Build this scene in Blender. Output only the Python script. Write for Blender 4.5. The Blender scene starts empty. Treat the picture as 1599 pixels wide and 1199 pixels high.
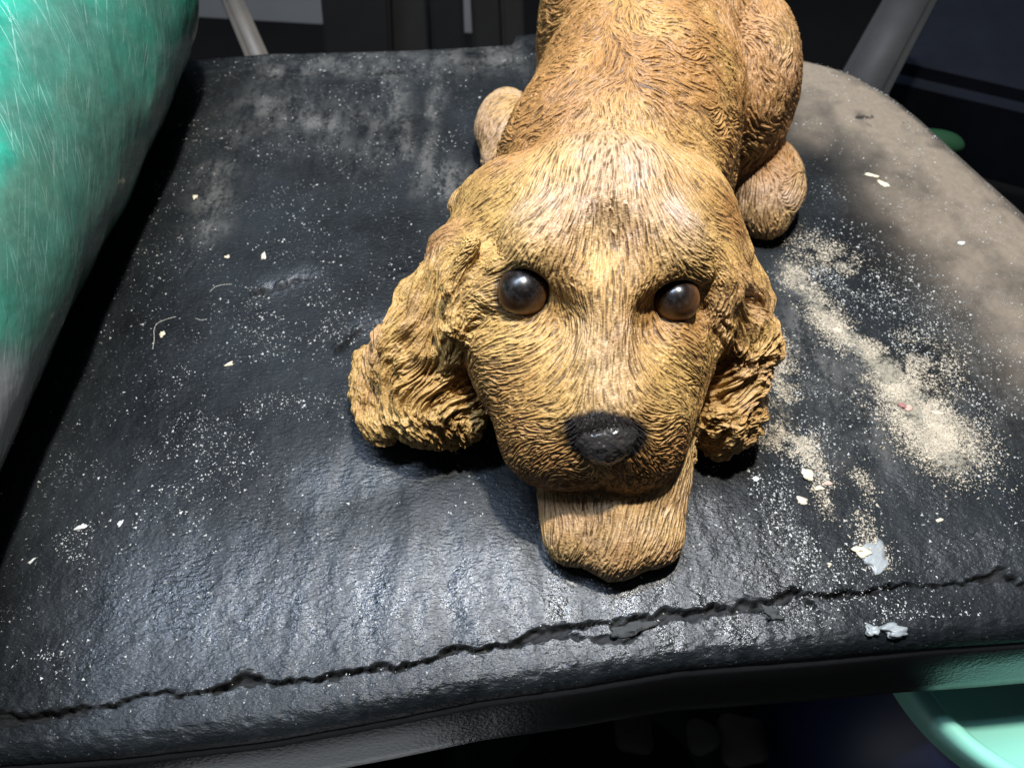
# A resin puppy figurine lying on the torn black cover of a plastic chair seat.
import bpy, bmesh, math, random, time
import numpy as np
T0=time.time()
random.seed(3); rng=np.random.default_rng(7)
S=0.01                                  # everything below is measured in centimetres
sc=bpy.context.scene
# ---------------------------------------------------------------- camera
cam=bpy.data.cameras.new('camera'); camo=bpy.data.objects.new('camera',cam); sc.collection.objects.link(camo); sc.camera=camo
camo.location=(0,0,0.26); camo.rotation_euler=(math.radians(90-55),0,0)
cam.sensor_width=36; cam.lens=36*1200/1599; cam.clip_start=0.01; cam.clip_end=50
cam.dof.use_dof=True; cam.dof.focus_distance=0.255; cam.dof.aperture_fstop=16.0
# ---------------------------------------------------------------- light
w=bpy.data.worlds.new('World'); sc.world=w; w.use_nodes=True
w.node_tree.nodes['Background'].inputs[0].default_value=(0.62,0.78,1.0,1); w.node_tree.nodes['Background'].inputs[1].default_value=0.055
def area(name,loc,target,size,power,color,shape='DISK',size_y=None):
    l=bpy.data.lights.new(name,'AREA'); l.shape=shape; l.size=size; l.energy=power; l.color=color
    if size_y: l.size_y=size_y
    o=bpy.data.objects.new(name,l); sc.collection.objects.link(o); o.location=[c*S for c in loc]
    from mathutils import Vector
    o.rotation_euler=(Vector(target)-Vector(loc)).to_track_quat('-Z','Y').to_euler()
    return o
area('ceiling_lamp',(8,31,90),(2,18,0),0.05,14,(1.0,0.97,0.92))
area('cool_tube_lamp',(-20,42,112),(-6,12,0),0.95,23,(0.62,0.76,1.0),'RECTANGLE',0.05)
sc.view_settings.view_transform='Standard'; sc.view_settings.look='None'; sc.view_settings.exposure=0; sc.view_settings.gamma=1
sc.cycles.use_denoising=True
try: sc.cycles.denoiser='OPENIMAGEDENOISE'
except Exception: pass
sc.cycles.max_bounces=5
# ---------------------------------------------------------------- measuring helpers and distance fields
F32=np.float32
# ---- camera model (centimetres): 55 degrees down, 26 cm above the seat
TH=math.radians(55.0); CF=np.array([0,math.cos(TH),-math.sin(TH)]); CU=np.array([0,math.sin(TH),math.cos(TH)]); CR=np.array([1.0,0,0])
CO=np.array([0,0,26.0]); FP=1200.0
def ray(px,py):
    return CF+CR*((px-799.5)/FP)-CU*((py-599.5)/FP)
def at(px,py,z=0.0):
    d=ray(px,py); t=(z-CO[2])/d[2]; return CO+d*t
def rot(rx=0,ry=0,rz=0):
    rx,ry,rz=[math.radians(a) for a in (rx,ry,rz)]
    X=np.array([[1,0,0],[0,math.cos(rx),-math.sin(rx)],[0,math.sin(rx),math.cos(rx)]])
    Y=np.array([[math.cos(ry),0,math.sin(ry)],[0,1,0],[-math.sin(ry),0,math.cos(ry)]])
    Z=np.array([[math.cos(rz),-math.sin(rz),0],[math.sin(rz),math.cos(rz),0],[0,0,1]])
    return Z@Y@X
def ell(P,c,r,R=None):
    q=[P[i]-F32(c[i]) for i in range(3)]
    if R is not None:
        q=[q[0]*F32(R[0,i])+q[1]*F32(R[1,i])+q[2]*F32(R[2,i]) for i in range(3)]
    a=sum((q[i]/F32(r[i]))**2 for i in range(3)); b=sum((q[i]/F32(r[i]**2))**2 for i in range(3))
    k0=np.sqrt(a); k1=np.sqrt(b)+F32(1e-6)
    return k0*(k0-1)/k1
def cap(P,a,b,ra,rb):
    a=np.array(a,float); b=np.array(b,float); d=b-a; L=float(d@d)
    h=sum((P[i]-F32(a[i]))*F32(d[i]) for i in range(3))/F32(L); h=np.clip(h,0,1)
    s=sum((P[i]-F32(a[i])-h*F32(d[i]))**2 for i in range(3))
    return np.sqrt(s)-(F32(ra)+h*F32(rb-ra))
def smin(a,b,k):
    h=np.clip(0.5+0.5*(b-a)/k,0,1).astype(F32)
    return b*(1-h)+a*h-k*h*(1-h)
def smax(a,b,k): return -smin(-a,-b,k)
# ---------------------------------------------------------------- shape of the figurine
EYES=[(0.34,17.03,6.97,0.86),(5.42,16.8,6.85,0.76)]
NOSE=(3.0,12.75,5.0)
def head(P):
    d=ell(P,(3.25,20.2,5.5),(4.6,4.6,4.2))
    d=smin(d,ell(P,(2.9,15.1,3.55),(3.5,3.25,2.5),rot(-8)),1.3)
    d=smin(d,cap(P,(3.15,18.6,7.2),(3.02,14.2,5.2),1.8,1.4),1.2)
    d=smin(d,ell(P,(1.55,13.6,3.15),(1.9,1.6,1.7)),0.8)
    d=smin(d,ell(P,(4.15,13.4,3.1),(1.65,1.55,1.65)),0.8)
    d=smin(d,ell(P,(0.45,16.7,4.3),(2.1,2.4,2.3)),1.0)
    d=smin(d,ell(P,(5.15,16.9,4.4),(2.0,2.4,2.3)),1.0)
    d=smin(d,ell(P,(0.98,18.2,8.08),(1.3,1.05,0.9),rot(0,-20,12)),0.8)
    d=smin(d,ell(P,(5.2,18.0,7.98),(1.3,1.05,0.9),rot(0,20,-12)),0.8)
    for x,y,z,r in EYES:
        s=-1 if x<3 else 1
        d=smax(d,-ell(P,(x+s*0.06,y-0.30,z+0.26),(r*1.10,r*1.05,r*0.90),rot(0,s*14,0)),0.16)
        d=smin(d,cap(P,(x-s*0.75,y+0.62,z+0.72),(x+s*0.85,y+0.60,z+0.55),0.36,0.30),0.35)
        # lid ring under the eyeball
        q=ell(P,(x,y,z),(r*1.13,r*1.08,r*1.07))
        d=smin(d,smax(q,(P[2]-F32(z-0.42))+(P[1]-F32(y))*F32(0.35),0.1),0.12)
    d=smax(d,-ell(P,(6.35,16.4,6.75),(0.4,0.7,0.6)),0.45)
    d=smin(d,ell(P,(2.9,14.3,4.35),(2.8,2.1,2.0)),0.6)
    d=smax(d,-ell(P,(3.1,17.1,9.2),(0.7,0.9,0.62)),1.3)
    d=smax(d,-ell(P,(1.45,15.5,7.35),(0.65,0.9,0.8)),0.7); d=smax(d,-ell(P,(4.5,15.4,7.2),(0.6,0.9,0.8)),0.7)
    # philtrum and mouth line
    d=smax(d,-cap(P,(3.0,12.1,4.1),(3.0,11.9,2.4),0.05,0.10),0.2)
    return d
def body(P):
    d=ell(P,(4.1,25.3,4.6),(4.9,4.8,4.7))
    d=smin(d,ell(P,(5.5,29.5,4.9),(4.7,6.5,5.1),rot(0,0,-14)),1.5)
    d=smin(d,ell(P,(7.6,35.0,4.8),(5.0,4.6,5.4),rot(0,0,-14)),1.5)
    d=smin(d,ell(P,(11.0,32.3,3.9),(2.35,4.3,4.4),rot(0,0,-8)),0.4)
    d=smin(d,ell(P,(3.8,35.8,4.8),(2.5,4.2,4.9),rot(0,0,-14)),0.4)
    d=smin(d,ell(P,(12.2,29.0,1.4),(1.8,2.7,1.7),rot(0,0,-4)),0.35)
    for x,y in ((11.9,27.2),(-0.4,31.4)): d=smin(d,ell(P,(x,y,0.9),(1.1,1.2,0.95)),0.6)
    d=smin(d,ell(P,(-0.1,33.3,1.2),(1.75,2.7,1.6),rot(0,0,6)),0.35)
    return d
def paws(P):
    d=ell(P,(3.6,13.2,1.0),(2.75,3.5,1.7))
    d=smin(d,cap(P,(4.5,13.9,1.4),(5.8,18,1.8),1.95,1.8),0.8)
    for x,y,r in ((2.0,11.4,0.9),(3.5,10.95,1.0),(5.1,11.4,0.9)): d=smin(d,ell(P,(x,y,0.75),(r,1.35,0.98)),0.5)
    return d
def earL(P):
    d=ell(P,(-0.35,20.8,6.3),(1.4,2.7,2.3),rot(0,40,25))
    d=smin(d,ell(P,(-2.1,18.6,4.9),(1.35,2.5,2.8),rot(0,35,12)),0.9)
    d=smin(d,ell(P,(-3.5,17.7,2.8),(1.7,2.3,2.2),rot(0,40,0)),0.9)
    d=smin(d,ell(P,(-5.0,17.0,1.0),(1.5,2.1,1.3),rot(0,15,20)),0.35)
    d=smin(d,ell(P,(-2.7,15.8,1.9),(1.95,1.5,1.5),rot(0,10,10)),0.6)
    d=smin(d,ell(P,(-0.9,18.0,6.2),(1.0,1.5,1.5),rot(20,35,0)),0.5)
    for a,b in (((-1.35,18.3,7.9),(-2.1,17.4,6.6)),((-2.1,17.4,6.6),(-1.9,16.6,5.7)),((-1.9,16.6,5.7),(-1.1,16.2,5.2))): d=smin(d,cap(P,a,b,0.34,0.30),0.25)
    return d
def earR(P):
    d=ell(P,(6.9,20.6,6.2),(1.4,2.5,2.2),rot(0,-30,-15))
    d=smin(d,ell(P,(7.8,18.6,4.9),(1.15,2.2,2.6),rot(0,-20,-10)),0.8)
    d=smin(d,ell(P,(8.6,17.7,2.8),(1.3,2.0,2.2),rot(0,-15,0)),0.8)
    d=smin(d,ell(P,(8.0,15.9,1.6),(1.45,1.6,1.6)),0.8)
    d=smin(d,ell(P,(7.0,17.6,5.6),(0.8,1.2,1.5),rot(10,-25,0)),0.4)
    for a,b in (((6.6,18.4,7.8),(7.15,17.5,6.9)),((7.15,17.5,6.9),(7.2,16.8,5.7)),((7.2,16.8,5.7),(6.7,15.9,4.2))): d=smin(d,cap(P,a,b,0.30,0.28),0.25)
    return d
def dog(P,parts=False):
    h=head(P); b=body(P); p=paws(P); l=earL(P); r=earR(P)
    d=smin(h,b,0.5); d=smin(d,p,0.12); e=np.minimum(l,r)
    k_=F32(0.28)+F32(0.9)*np.clip((P[2]-F32(5.8))/F32(2.0),0,1)*np.clip((P[1]-F32(18.5))/F32(2.0),0,1)
    f=smin(d,e,k_)
    f=smax(f,-P[2]-F32(0.05),0.1)
    if parts: return f,h,b,p,l,r
    return f
# ---------------------------------------------------------------- helpers
def proj(P):
    Q=P-CO; f=Q@CF; return 799.5+FP*(Q@CR)/f, 599.5-FP*(Q@CU)/f
def link(o,parent=None,**kw):
    sc.collection.objects.link(o)
    if parent: o.parent=parent
    for k,v in kw.items(): o[k]=v
    return o
def mesh_np(name,V,Fc,mat,parent=None,smooth=True,attrs=None,**kw):
    """V in cm, Fc (n,4) or (n,3)"""
    me=bpy.data.meshes.new(name); V=np.ascontiguousarray(V,np.float32)*np.float32(S); Fc=np.ascontiguousarray(Fc,np.int32)
    k=Fc.shape[1]; me.vertices.add(len(V)); me.vertices.foreach_set('co',V.ravel())
    me.loops.add(Fc.size); me.loops.foreach_set('vertex_index',Fc.ravel())
    me.polygons.add(len(Fc)); me.polygons.foreach_set('loop_start',np.arange(0,Fc.size,k,dtype=np.int32))
    me.polygons.foreach_set('use_smooth',np.full(len(Fc),smooth,bool))
    for a,v in (attrs or {}).items():
        if np.ndim(v)==2: at_=me.attributes.new(a,'FLOAT_VECTOR','POINT'); at_.data.foreach_set('vector',np.ascontiguousarray(v,np.float32).ravel())
        else: at_=me.attributes.new(a,'FLOAT','POINT'); at_.data.foreach_set('value',np.ascontiguousarray(v,np.float32))
    me.update(calc_edges=True); me.validate(); me.materials.append(mat)
    return link(bpy.data.objects.new(name,me),parent,**kw)
def bm_obj(name,bm,mat,parent=None,smooth=True,**kw):
    bmesh.ops.scale(bm,vec=(S,S,S),verts=bm.verts)
    me=bpy.data.meshes.new(name); bm.to_mesh(me); bm.free(); me.materials.append(mat)
    for p in me.polygons: p.use_smooth=smooth
    return link(bpy.data.objects.new(name,me),parent,**kw)
# smooth lattice noise with its own table
TAB=rng.standard_normal((64,64,64)).astype(np.float32)
def noise3(x,y,z,tab=TAB):
    xi=np.floor(x).astype(np.int32); yi=np.floor(y).astype(np.int32); zi=np.floor(z).astype(np.int32)
    fx=(x-xi).astype(np.float32); fy=(y-yi).astype(np.float32); fz=(z-zi).astype(np.float32)
    fx=fx*fx*(3-2*fx); fy=fy*fy*(3-2*fy); fz=fz*fz*(3-2*fz)
    x0=(xi&63)*4096; x1=((xi+1)&63)*4096; y0=(yi&63)*64; y1=((yi+1)&63)*64; z0=zi&63; z1=(zi+1)&63
    t=tab.ravel()
    a=t[x0+y0+z0]*(1-fx)+t[x1+y0+z0]*fx; b=t[x0+y1+z0]*(1-fx)+t[x1+y1+z0]*fx
    c=t[x0+y0+z1]*(1-fx)+t[x1+y0+z1]*fx; d=t[x0+y1+z1]*(1-fx)+t[x1+y1+z1]*fx
    return (a*(1-fy)+b*fy)*(1-fz)+(c*(1-fy)+d*fy)*fz
def fbm(x,y,z,o=4):
    s=0;a=1.0;n=0
    for i in range(o):
        s=s+a*noise3(x*2**i+7.3*i,y*2**i+3.1*i,z*2**i+1.7*i); n+=a*a; a*=0.55
    return s/math.sqrt(n)/0.55
def surface_nets(fn,xs,ys,zs):
    X,Y,Z=np.meshgrid(xs.astype(F32),ys.astype(F32),zs.astype(F32),indexing='ij')
    D=np.empty(X.shape,F32)
    for i in range(0,len(xs),24): D[i:i+24]=fn([X[i:i+24],Y[i:i+24],Z[i:i+24]])
    ins=D<0; nx,ny,nz=[n-1 for n in D.shape]
    cnt=np.zeros((nx,ny,nz),np.float32); acc=np.zeros((nx,ny,nz,3),np.float32)
    G=(X,Y,Z)
    for ax in range(3):
        sl0=[slice(None)]*3; sl1=[slice(None)]*3; sl0[ax]=slice(0,-1); sl1[ax]=slice(1,None); sl0=tuple(sl0); sl1=tuple(sl1)
        cr=ins[sl0]!=ins[sl1]; t=np.where(cr,D[sl0]/(D[sl0]-D[sl1]+1e-20),0)
        p=[np.where(cr,G[k][sl0]+t*(G[k][sl1]-G[k][sl0]),0) for k in range(3)]
        o=[a for a in range(3) if a!=ax]
        for da in (0,1):
            for db in (0,1):
                s=[None]*3; s[ax]=slice(None); 
                s[o[0]]=slice(da,da+[nx,ny,nz][o[0]]); s[o[1]]=slice(db,db+[nx,ny,nz][o[1]]); s=tuple(s)
                cnt+=cr[s]
                for k in range(3): acc[...,k]+=p[k][s]
    m=cnt>0; vid=np.full(m.shape,-1,np.int64); vid[m]=np.arange(m.sum()); V=acc[m]/cnt[m][:,None]
    F=[]
    for ax in range(3):
        o=[(ax+1)%3,(ax+2)%3]
        sl0=[slice(1,-1)]*3; sl1=[slice(1,-1)]*3; sl0[ax]=slice(0,-1); sl1[ax]=slice(1,None)
        a_=ins[tuple(sl0)]; b_=ins[tuple(sl1)]; cr=a_!=b_
        I=np.argwhere(cr)
        if len(I)==0: continue
        off=np.array([1,1,1]); off[ax]=0; I0=I+off
        def v(d0,d1):
            J=I0.copy(); J[:,o[0]]-=d0; J[:,o[1]]-=d1; return vid[J[:,0],J[:,1],J[:,2]]
        q=np.stack([v(1,1),v(0,1),v(0,0),v(1,0)],1)
        flip=~a_[cr]; q[flip]=q[flip][:,::-1]; F.append(q)
    F=np.concatenate(F); F=F[(F>=0).all(1)]
    return V.astype(np.float32),F,D
def subdivide(V,F):
    E=np.stack([F,np.roll(F,-1,1)],2).reshape(-1,2); Es=np.sort(E,1)
    key=Es[:,0].astype(np.int64)*len(V)+Es[:,1]; u,inv=np.unique(key,return_inverse=True)
    em=(V[u//len(V)]+V[u%len(V)])/2; fm=V[F].mean(1); n=len(V); ei=inv.reshape(-1,4)+n; fi=np.arange(len(F))+n+len(em)
    Q=np.concatenate([np.stack([F[:,k],ei[:,k],fi,ei[:,(k+3)%4]],1) for k in range(4)])
    return np.concatenate([V,em,fm]).astype(np.float32),Q
def relax(V,F,n=1,lam=0.5):
    for _ in range(n):
        A=np.zeros_like(V); c=np.zeros(len(V),np.float32)
        for k in range(4):
            a=F[:,k]; b=F[:,(k+1)%4]
            for d in range(3):
                A[:,d]+=np.bincount(a,V[b,d],len(V))+np.bincount(b,V[a,d],len(V))
            c+=np.bincount(a,minlength=len(V))+np.bincount(b,minlength=len(V))
        V=V*(1-lam)+lam*A/np.maximum(c,1)[:,None]
    return V.astype(np.float32)
def vnormals(V,F):
    n=np.cross(V[F[:,2]]-V[F[:,0]],V[F[:,3]]-V[F[:,1]]); N=np.zeros_like(V)
    for k in range(4):
        for d in range(3): N[:,d]+=np.bincount(F[:,k],n[:,d],len(V))
    return N/(np.linalg.norm(N,axis=1)[:,None]+1e-12)
def trilin(D,g,P):
    """sample field D (…grid, optionally vector) on uniform-index coordinates P (n,3)"""
    sh=D.shape; q=[np.clip(P[:,k],0,sh[k]-1.001) for k in range(3)]; i=[c.astype(np.int32) for c in q]; f=[(c-a).astype(np.float32) for c,a in zip(q,i)]
    r=0
    for a in (0,1):
        for b in (0,1):
            for c in (0,1):
                w_=(f[0] if a else 1-f[0])*(f[1] if b else 1-f[1])*(f[2] if c else 1-f[2])
                v_=D[i[0]+a,i[1]+b,i[2]+c]
                r=r+(w_[:,None]*v_ if D.ndim==4 else w_*v_)
    return r
def sstep(x,a,b):
    t=np.clip((x-a)/(b-a),0,1); return t*t*(3-2*t)
# ---------------------------------------------------------------- materials
class NT:
    def __init__(s,name):
        s.m=bpy.data.materials.new(name); s.m.use_nodes=True; s.t=s.m.node_tree; s.n=s.t.nodes; s.b=s.n['Principled BSDF']; s.out=s.n['Material Output']
    def node(s,t,**k):
        x=s.n.new(t)
        for a,b in k.items(): setattr(x,a,b)
        return x
    def l(s,a,b): s.t.links.new(a,b)
    def attr(s,name): return s.node('ShaderNodeAttribute',attribute_name=name).outputs['Fac']
    def noise(s,scale,detail=4,rough=0.5,vec=None,dist=0.0):
        x=s.node('ShaderNodeTexNoise'); x.inputs['Scale'].default_value=scale; x.inputs['Detail'].default_value=detail; x.inputs['Roughness'].default_value=rough; x.inputs['Distortion'].default_value=dist
        s.l(vec if vec is not None else s.pos(),x.inputs['Vector']); return x.outputs['Fac']
    def pos(s,scale=(1,1,1)):
        g=s.node('ShaderNodeTexCoord'); m=s.node('ShaderNodeMapping'); m.inputs['Scale'].default_value=scale; s.l(g.outputs['Object'],m.inputs['Vector']); return m.outputs['Vector']
    def vor(s,scale,feature='F1',vec=None):
        x=s.node('ShaderNodeTexVoronoi',feature=feature); x.inputs['Scale'].default_value=scale; s.l(vec if vec is not None else s.pos(),x.inputs['Vector']); return x.outputs['Distance']
    def ramp(s,f,stops):
        r=s.node('ShaderNodeValToRGB'); e=r.color_ramp.elements
        while len(e)<len(stops): e.new(0.5)
        for k,(p,c) in enumerate(stops):
            e[k].position=p; e[k].color=(c if len(c)==4 else (*c,1)) if isinstance(c,tuple) else (c,c,c,1)
        s.l(f,r.inputs[0]); return r.outputs[0]
    def mix(s,f,a,b,mode='MIX'):
        x=s.node('ShaderNodeMix',data_type='RGBA',blend_type=mode)
        for v,i in ((f,0),(a,6),(b,7)):
            if isinstance(v,(int,float)): x.inputs[i].default_value=v
            elif isinstance(v,tuple): x.inputs[i].default_value=(*v,1) if len(v)==3 else v
            else: s.l(v,x.inputs[i])
        return x.outputs[2]
    def math(s,op,a,b=0.0,c=None,clamp=False):
        x=s.node('ShaderNodeMath',operation=op,use_clamp=clamp)
        for i,v in enumerate((a,b,c)):
            if v is None: continue
            if isinstance(v,(int,float)): x.inputs[i].default_value=v
            else: s.l(v,x.inputs[i])
        return x.outputs[0]
    def bump(s,h,strength,dist,prev=None):
        x=s.node('ShaderNodeBump'); x.inputs['Strength'].default_value=strength; x.inputs['Distance'].default_value=dist; s.l(h,x.inputs['Height'])
        if prev is not None: s.l(prev,x.inputs['Normal'])
        return x.outputs[0]
    def set(s,**k):
        for a,v in k.items():
            i=s.b.inputs[a.replace('_',' ')]
            if isinstance(v,(int,float)): i.default_value=v
            elif isinstance(v,tuple): i.default_value=(*v,1) if len(v)==3 else v
            else: s.l(v,i)
        return s.m
def plain(name,col,rough=0.5,bump=0.0,scale=200,var=0.25,**k):
    n=NT(name); f=n.noise(scale*0.3,5,0.6); c=n.mix(f,tuple(x*(1-var) for x in col),tuple(min(1,x*(1+var)) for x in col))
    n.set(Base_Color=c,Roughness=rough,**k); n.b.inputs['Specular IOR Level'].default_value=0.5 if max(col)>0.04 else 0.15
    if bump: n.set(Normal=n.bump(n.noise(scale,4),bump,0.001))
    return n.m
def fur_material():
    n=NT('painted_resin'); h=n.attr('groove'); col=n.attr('tint'); sil=n.attr('silver')
    light=n.mix(col,(0.49,0.300,0.094),(0.335,0.165,0.050)); light=n.mix(sil,light,(0.46,0.34,0.26))
    # fine carved hair lines: noise averaged along the combed direction stored on the surface
    fl=n.node('ShaderNodeAttribute',attribute_name='flow').outputs['Vector']; p0=n.pos(); acc=None; K=4
    for k in range(-K,K+1):
        sc_=n.node('ShaderNodeVectorMath',operation='SCALE'); n.l(fl,sc_.inputs[0]); sc_.inputs['Scale'].default_value=k*0.00055
        ad=n.node('ShaderNodeVectorMath',operation='ADD'); n.l(p0,ad.inputs[0]); n.l(sc_.outputs[0],ad.inputs[1])
        v=n.noise(1250,0,0.5,ad.outputs[0]); acc=v if acc is None else n.math('ADD',acc,v)
    hair=n.math('MULTIPLY_ADD',acc,5.0/(2*K+1),-2.0,clamp=True)      # 0..1, mean 0.5
    dark=n.mix(col,(0.140,0.080,0.030),(0.095,0.048,0.019))
    patch=n.noise(60,4,0.6); light=n.mix(n.math('MULTIPLY',n.ramp(patch,[(0.42,0.0),(0.72,1.0)]),0.45),light,(0.33,0.17,0.05))
    f=n.ramp(n.math('ADD',n.math('MULTIPLY',h,0.55),n.math('MULTIPLY',hair,0.65)),[(0.14,0.0),(0.66,1.0)])
    c=n.mix(f,dark,light)
    speck=n.ramp(n.noise(190,2),[(0.70,0.0),(0.76,1.0)]); c=n.mix(n.math('MULTIPLY',speck,0.5),c,(0.07,0.04,0.02))
    c=n.mix(n.attr('black'),c,(0.018,0.014,0.012))
    n.set(Base_Color=c,Roughness=n.mix(sil,(0.50,)*3,(0.38,)*3)); n.b.inputs['Specular IOR Level'].default_value=0.38
    n.set(Normal=n.bump(hair,1.0,0.00055,n.bump(n.noise(1500,2),0.2,0.0002))); return n.m
# ---------------------------------------------------------------- the figurine: one sculpted field, meshed, then combed
XS=np.arange(-7.6,14.6,0.110); ZS=np.arange(-0.3,11.2,0.110); YS=[9.0]
while YS[-1]<41.5: YS.append(YS[-1]+0.102+min(1,max(0,(YS[-1]-20)/9))*0.09)
YS=np.array(YS)
V,Fq,DG=surface_nets(dog,XS,YS,ZS)
V=relax(V,Fq,2,0.5)
def gidx(P): return np.stack([np.interp(P[:,0],XS,np.arange(len(XS))),np.interp(P[:,1],YS,np.arange(len(YS))),np.interp(P[:,2],ZS,np.arange(len(ZS)))],1)
Fq=Fq[V[Fq][:,:,2].max(1)>0.0]          # the face it lies on is left open
def settle(V,F):
    V=relax(V,F,1,0.5); N=vnormals(V,F); d=trilin(DG,None,gidx(V)); return V-N*np.clip(d,-0.08,0.08)[:,None]*0.8
V,Fq=subdivide(V,Fq); V=settle(V,Fq); V=settle(V,Fq)
# second level only on the upper and front sides; the undersides and the rump behind stay coarser
FN=np.cross(V[Fq[:,2]]-V[Fq[:,0]],V[Fq[:,3]]-V[Fq[:,1]]); FN/=np.linalg.norm(FN,axis=1)[:,None]+1e-12
VD=CO[None]-V[Fq].mean(1); VD/=np.linalg.norm(VD,axis=1)[:,None]
sel=((FN*VD).sum(1)>-0.12)&(V[Fq][:,:,1].mean(1)<36.5); Fc=Fq[~sel]; Ff=Fq[sel]; n_old=len(V)
E=np.sort(np.stack([Ff,np.roll(Ff,-1,1)],2).reshape(-1,2),1); key=E[:,0].astype(np.int64)*n_old+E[:,1]; uk,cnt_=np.unique(key,return_counts=True)
V,Ff=subdivide(V,Ff); rim=np.where(cnt_==1)[0]; ra,rb=uk[rim]//n_old,uk[rim]%n_old; rim=rim+n_old
T3=np.concatenate([Ff,Fc]); N=vnormals(V,T3)
Vr=relax(V,Ff,2,0.5); lock=np.zeros(len(V),bool); lock[np.unique(Fc)]=True; lock[rim]=True; lock[ra]=True; lock[rb]=True
inF=np.zeros(len(V),bool); inF[np.unique(Ff)]=True; mv=inF&~lock; V[mv]=Vr[mv]
d=trilin(DG,None,gidx(V)); V[mv]-=(N*np.clip(d,-0.08,0.08)[:,None]*0.7)[mv]
Vr=relax(V,Ff,3,0.5); V[mv]=Vr[mv]
Fq=T3; used=np.unique(Fq); rm=np.full(len(V),-1); rm[used]=np.arange(len(used)); V=V[used]; Fq=rm[Fq]; rim,ra,rb=rm[rim],rm[ra],rm[rb]
ok_=(rim>=0)&(ra>=0)&(rb>=0); rim,ra,rb=rim[ok_],ra[ok_],rb[ok_]
N=vnormals(V,Fq); N=relax(N,Fq,8,0.6); N/=np.linalg.norm(N,axis=1)[:,None]+1e-9
P3=[V[:,0],V[:,1],V[:,2]]; fd,hd,bd,pd,el,er=dog(P3,True)
print('dog verts',len(V),'faces',len(Fq),round(time.time()-T0,1))
# hair directions combed in by hand: photo position, direction
GUIDE=[(950,200,0,1),(950,260,0,1),(950,340,0,1),(900,260,-.12,1),(1000,260,.12,1),(880,200,-.4,1),(850,230,-.5,1),(820,300,-.5,1),(780,270,-1,.7),(760,330,-.9,.8),(720,350,-1,.5),
(1040,210,.5,1),(1060,280,.45,1),(1100,300,.8,.9),(1130,350,1,.6),(900,350,-.15,1),(1000,350,.15,1),(860,350,-.5,1),(820,365,-.9,.7),(770,390,-1,.25),(720,400,-1,.5),(690,430,-.5,1),(1040,360,.4,1),(1075,385,1,.6),(1110,400,1,.4),(1140,430,.7,1),
(885,420,.05,1),(870,400,-.35,1),(1005,430,0,1),(1015,400,.2,1),(945,440,0,1),(945,520,0,1),(945,600,0,1),(895,500,.25,1),(1000,500,-.15,1),(860,530,-.9,.6),(800,525,-1,.25),(750,540,-1,.1),(750,480,-.8,-.3),
(890,570,-.3,1),(850,590,-.8,.7),(790,590,-1,.3),(870,630,-.9,.6),(800,650,-1,.35),(770,620,-1,.2),(850,700,-1,.3),(880,740,-1,.35),(920,730,-.5,1),(950,745,0,1),(1000,735,1,.5),(1040,715,1,-.25),(1055,680,1,-.1),
(1000,580,.35,1),(1035,560,.7,.8),(1070,530,1,.6),(1040,620,.9,.5),(1060,600,.9,.7),(1025,650,1,.25),(960,630,.1,1),(930,630,-.1,1),
(970,150,0,1),(968,90,.05,1),(975,30,.05,1),(930,130,-1,.5),(900,170,-1,.5),(860,200,-1,.55),(820,240,-1,.55),(780,240,-1,.6),(900,70,-1,.5),(920,20,-.9,.6),(860,110,-1,.6),
(1010,140,1,.25),(1020,80,1,-.1),(1030,20,.9,-.2),(1070,150,1,.45),(1080,90,1,.3),(1090,30,1,.5),(1120,200,1,.6),(1110,260,1,.8),(1140,270,.8,.9),(1150,200,.6,1),(1130,120,.7,.9),(1060,190,1,.6),
(1175,60,.5,1),(1200,120,.4,1),(1175,160,.5,1),(1225,180,.15,1),(1200,210,.4,1),(1210,260,.05,1),(1190,300,-.1,1),(1210,350,.0,1),(1245,300,.25,-1),(1175,330,-.3,1),(765,190,-.5,1),(745,220,-.3,1),(870,40,-1,.9),(845,90,-.9,1),
(880,800,.15,1),(930,790,.05,1),(980,800,-.2,1),(1040,790,-.35,1),(1075,720,-.25,1),(900,850,-.45,1),(950,860,-.4,1),(1010,850,-.45,1),(1050,760,-.3,1),
(700,300,-.9,.7),(680,360,-.9,.6),(660,430,-.5,1),(630,480,-.5,1),(700,460,.1,1),(720,500,.6,.8),(690,540,.3,1),(650,550,-.2,1),(610,570,-.5,1),(570,620,-.3,1),(590,670,.5,.9),(640,640,.2,1),(700,620,.1,1),(730,580,.1,1),(680,680,.8,.3),
(1150,420,.5,1),(1165,470,.2,1),(1150,520,-.1,1),(1190,520,.1,1),(1180,580,-.2,1),(1130,580,-.4,1),(1190,640,-.3,1),(1110,640,-.3,1),(1140,690,-.7,.6)]
def cast(px,py):
    D=ray(px,py); D=D/np.linalg.norm(D); t=14.0
    for i in range(90):
        p=CO+D*t; s=float(dog([np.array([F32(c)]) for c in p])[0]); 
        if s<0.01: return p
        t+=s*0.8
        if t>55: return None
    return None
GP=[];GD=[]
for gx,gy,dx,dy in GUIDE:
    l=math.hypot(dx,dy); a=cast(gx,gy); b=cast(gx+dx/l*6,gy+dy/l*6)
    if a is None or b is None or np.linalg.norm(b-a)>1.5: continue
    GP.append(a); GD.append((b-a)/np.linalg.norm(b-a))
GP=np.array(GP,np.float32); GD=np.array(GD,np.float32)
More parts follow.
